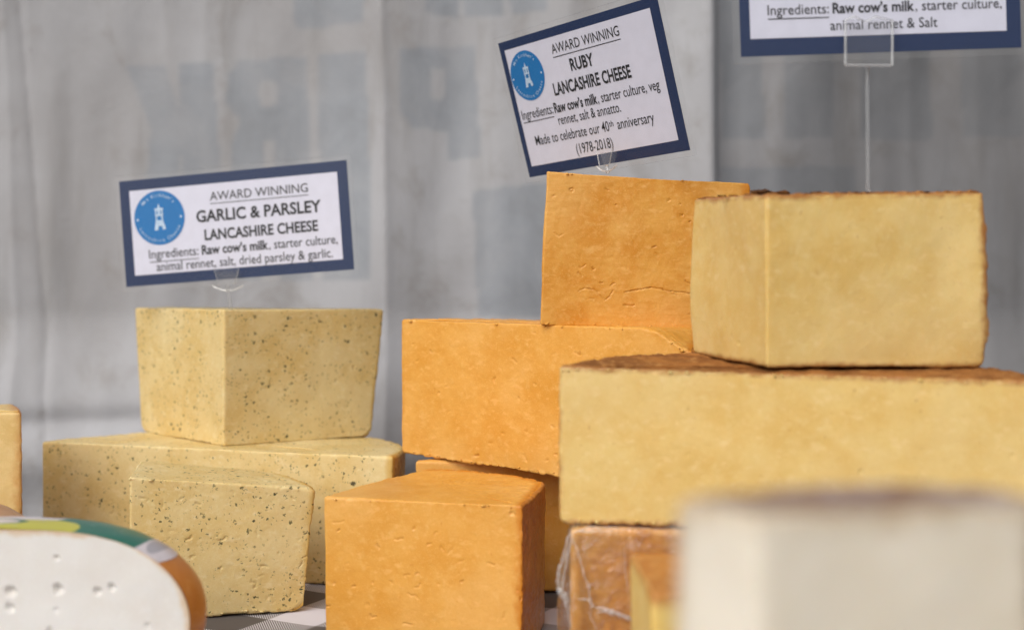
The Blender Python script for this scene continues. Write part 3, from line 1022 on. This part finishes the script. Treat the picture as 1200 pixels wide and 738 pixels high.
# ------------------------------------------------------------------ round cheeses (half wheels with bulging sides)
def round_half(name, label, cx, cy, R, H, depth, paste, rind, yaw, sticker, holes=(), seed=1, group=None, cut=.02):
    """half of a small round cheese: a revolved rind, a flat cut face and a paper label on the crown"""
    t = thing(name, label, 'cheese', (cx, cy, 0), group, (0, 0, yaw))
    np_, na = 90, 150
    # rim profile from the centre underneath to the centre on top
    th = np.linspace(0, 1, np_)
    pr = []
    for q in th:
        a = -math.pi / 2 + q * math.pi
        c, s = max(math.cos(a), 0.0), math.sin(a)
        pr.append((R * (.30 + .70 * c ** .8), H / 2 + H / 2 * s))
    low = [(R * .30 * k, 0.0) for k in (0.001, .35, .7)]
    top = [(R * .30 * k, H + .0012 * (1 - k)) for k in (.75, .5, .25, 0.001)]
    pr = np.array(low + pr + top)
    m = len(pr)
    ph0 = -np.arcsin(np.clip(cut / pr[:, 0], 0, 1))
    ph = ph0[:, None] + (math.pi - 2 * ph0)[:, None] * np.linspace(0, 1, na)[None, :]
    G = np.zeros((m, na, 3))
    G[:, :, 0] = pr[:, 0:1] * np.cos(ph)
    G[:, :, 1] = (pr[:, 0:1] * np.sin(ph) + cut) * depth
    G[:, :, 2] = pr[:, 1:2]
    Wp = G.reshape(-1, 3)
    nrm = G - np.array([0, 0, H / 2])
    nrm /= np.linalg.norm(nrm, axis=2)[:, :, None]
    G += nrm * (.0006 * vnoise(Wp, .03, seed) + .0002 * vnoise(Wp, .008, seed + 1)).reshape(m, na)[:, :, None]
    I = np.arange(m * na).reshape(m, na)
    Q = np.stack([I[:-1, :-1], I[:-1, 1:], I[1:, 1:], I[1:, :-1]], 2).reshape(-1, 4)
    mesh_obj('rind', G.reshape(-1, 3), Q, rind, t)
    # paper label pressed onto the crown
    if sticker:
        lim, smat = sticker
        rowi = [i for i in range(m) if pr[i, 0] <= lim * R and pr[i, 1] > H * .5]
        A = G[rowi] + nrm[rowi] * .0003
        mm = len(rowi)
        I2 = np.arange(mm * na).reshape(mm, na)
        Q2 = np.stack([I2[:-1, :-1], I2[:-1, 1:], I2[1:, 1:], I2[1:, :-1]], 2).reshape(-1, 4)
        so = mesh_obj('paper_label', A.reshape(-1, 3), Q2, smat, t)
    # cut face
    nu = 260
    uu = np.linspace(-1, 1, nu)
    zq = np.linspace(0, 1, 130)
    rim = pr[3:3 + np_]
    zz = np.interp(zq, th, rim[:, 1])
    rr = np.sqrt(np.interp(zq, th, rim[:, 0]) ** 2 - cut ** 2)
    Fx = uu[None, :] * rr[:, None]
    Fz = np.repeat(zz[:, None], nu, 1)
    B = np.stack([Fx, 0 * Fx, Fz], 2)
    Wf = B.reshape(-1, 3)
    edge = np.minimum((1 - np.abs(uu))[None, :] * rr[:, None], np.minimum(zz, H - zz)[:, None])
    d = (.0004 * vnoise(Wf, .02, seed + 3) + .00012 * vnoise(Wf, .006, seed + 4)).reshape(Fx.shape)
    for hx, hz, wid, dep in holes:
        dd = np.hypot((Fx - hx) / wid, (Fz - hz) / (wid * .75)) + .35 * vnoise(Wf, .0016, seed + 9).reshape(Fx.shape)
        d -= dep * np.exp(-dd ** 4)
    B[:, :, 1] = -d - .0002 - .0012 * (1 - np.exp(-(edge / .004) ** 2)) * 0
    I3 = np.arange(130 * nu).reshape(130, nu)
    Q3 = np.stack([I3[:-1, :-1], I3[:-1, 1:], I3[1:, 1:], I3[1:, :-1]], 2).reshape(-1, 4)
    mesh_obj('paste', B.reshape(-1, 3), Q3, paste, t, attrs={'rind_gap': edge.ravel()})
    return t

def sticker_mat(name, shapes):
    """printed paper: white ground with rounded colour fields, in the cheese's own coordinates"""
    k = N(name)
    sp = k.n('ShaderNodeSeparateXYZ')
    k.l(k.co, sp.inputs[0])
    x, y = sp.outputs[0], sp.outputs[1]
    c = k.mix(k.rng(k.noise(90, 4), .4, .7), srgb(214, 206, 210), srgb(196, 188, 192))
    for cx_, cy_, rx, ry, col in shapes:
        a = k.math('POWER', k.math('DIVIDE', k.math('SUBTRACT', x, cx_), rx), 2.0)
        b = k.math('POWER', k.math('DIVIDE', k.math('SUBTRACT', y, cy_), ry), 2.0)
        c = k.mix(k.rng(k.math('ADD', a, b), 1.03, .97), c, col)
    # scuffs where the film on the label has worn
    sc = k.noise(1, 4, .7, vec=k.scaled((120, 120, 420)), dist=2.0)
    c = k.mix(k.math('MULTIPLY', k.rng(sc, .6, .72), .45), c, srgb(196, 204, 206))
    k.l(c, k.b.inputs['Base Color'])
    k.b.inputs['Roughness'].default_value = .35
    k.b.inputs['Specular IOR Level'].default_value = .5
    return k.m
GREEN, YEL = srgb(20, 104, 86), srgb(196, 190, 66)
S1 = sticker_mat('green_yellow_label', [(.043, .012, .022, .034, GREEN), (.012, .004, .026, .018, YEL), (-.012, .014, .024, .010, GREEN), (-.015, .013, .024, .009, srgb(220, 210, 208)), (.069, .012, .003, .010, srgb(168, 164, 170))])
S2 = sticker_mat('green_rim_label', [(-.02, .02, .03, .03, GREEN)])
def hole_at(px, py, cx, cy, w, dep):
    p = pix(px, py, cy)
    return (p[0] - cx, p[2], w, dep)
WX, WY = -.2150, .52
round_half('round_cheese', 'white cut round cheese with a green and yellow paper label and tan rind', WX, WY, .0890, .0715, .52,
           M['white'], M['tan_rind'], -.10, (.865, S1),
           [hole_at(15, 692, WX, WY, .0022, .0022), hole_at(13, 711, WX, WY, .0018, .002), hole_at(72, 687, WX, WY, .0018, .0024), hole_at(120, 689, WX, WY, .0015, .002),
            hole_at(137, 684, WX, WY, .0015, .002), hole_at(70, 651, WX, WY, .0011, .0014), hole_at(62, 736, WX, WY, .0014, .002), hole_at(180, 727, WX, WY, .0009, .001), hole_at(70, 712, WX, WY, .001, .0008)],
           51, 'cut round cheeses')
round_half('round_cheese', 'round tan cheese barely showing behind the labelled white one', -.292, .628, .058, .063, .8, M['white'], M['pale_rind'], 0.0, (.55, S2), (), 52, 'cut round cheeses', .01)

# ------------------------------------------------------------------ clear card holders stuck into the cheeses
def tube(V, Fc, pts, r, n=8):
    pts = [np.array(p, float) for p in pts]
    b = len(V)
    for i, p in enumerate(pts):
        t = pts[min(i + 1, len(pts) - 1)] - pts[max(i - 1, 0)]
        t /= np.linalg.norm(t)
        a = np.cross(t, (0, 1, 0.01))
        a /= np.linalg.norm(a)
        c = np.cross(t, a)
        for k in range(n):
            q = 2 * math.pi * k / n
            V.append(p + r * (math.cos(q) * a + math.sin(q) * c))
    for i in range(len(pts) - 1):
        for k in range(n):
            Fc.append((b + i * n + k, b + i * n + (k + 1) % n, b + (i + 1) * n + (k + 1) % n, b + (i + 1) * n + k))
    Fc.append(tuple(b + k for k in range(n))[::-1])
    Fc.append(tuple(b + (len(pts) - 1) * n + k for k in range(n)))

def plate(V, Fc, poly, y0, y1):
    b = len(V)
    n = len(poly)
    V.extend([(x, y0, z) for x, z in poly] + [(x, y1, z) for x, z in poly])
    Fc.append(tuple(range(b, b + n)))
    Fc.append(tuple(range(b + n, b + 2 * n))[::-1])
    for k in range(n):
        Fc.append((b + k, b + n + k, b + n + (k + 1) % n, b + (k + 1) % n))

def holder(label, base, stem_top, clip, rot_z, square):
    t = thing('card_holder', label, 'card holder', tuple(base), 'clear card holders')
    bs = np.array(base)
    V, Fc = [], []
    d = np.array(stem_top) - bs
    tube(V, Fc, [d * k for k in np.linspace(-.22 if not square else -.1, 1, 8)], .0011 if not square else .0009)
    mesh_obj('stem', V, Fc, M['clear'], t)
    V, Fc = [], []
    c, s = math.cos(rot_z), math.sin(rot_z)
    if square:
        w, h = clip
        plate(V, Fc, [(-w / 2, 0), (w / 2, 0), (w / 2, h), (-w / 2, h)], -.0026, -.0018)
        for x in (-w / 2, w / 2):
            tube(V, Fc, [(x, -.0024, 0), (x, -.0026, h * .55), (x, -.0026, h)], .0007)
        tube(V, Fc, [(-w / 2, -.0022, 0), (w / 2, -.0022, 0)], .0007)
        tube(V, Fc, [(-w / 2, -.0026, h), (-w * .3, -.0028, h * 1.08), (-w * .08, -.0028, h * .96), (w * .15, -.0028, h * 1.08), (w / 2, -.0026, h)], .0005)
    else:
        w, h = clip
        plate(V, Fc, [(-w * .3, 0), (w * .3, 0), (w * .5, h), (-w * .5, h)], -.0026, -.0018)
        plate(V, Fc, [(-w * .3, 0), (w * .3, 0), (w * .5, h * .8), (-w * .5, h * .8)], .0016, .0024)
        tube(V, Fc, [(-w * .3, -.0022, 0), (-w * .5, -.0022, h)], .0003)
        tube(V, Fc, [(w * .3, -.0022, 0), (w * .5, -.0022, h)], .0003)
        # rounded lugs below the jaws
        for sx in (-1, 1):
            tube(V, Fc, [(sx * w * .62 * math.sin(a) + 0, 0, -h * .18 - .0016 * math.cos(a * 2)) for a in np.linspace(0, 1.5, 7)], .0005)
    V = [np.array((v[0] * c - v[1] * s, v[0] * s + v[1] * c, v[2])) + d for v in V]
    mesh_obj('clip', V, Fc, None, t, smooth=False, mats=[M['clear_thin'], M['clear_edge']], mat_idx=[0 if len(f) == 4 and i < 6 or (not square and i < 12) else 1 for i, f in enumerate(Fc)])
    return t
holder('clear plastic card stem in the garlic quarter wheel', pix(270, 361, .818), pix(267, 334, .8185), (.017, .0105), math.radians(-11), False)
holder('clear plastic card clip on the upright orange block', pix(712, 201, .700), pix(711, 194, .701), (.011, .009), math.radians(-40), False)
holder('clear plastic card stem in the brown crusted yellow quarter wheel', pix(1017, 224, .5725), pix(1016, 78, .5735), (.0212, .0200), math.radians(2.6), True)
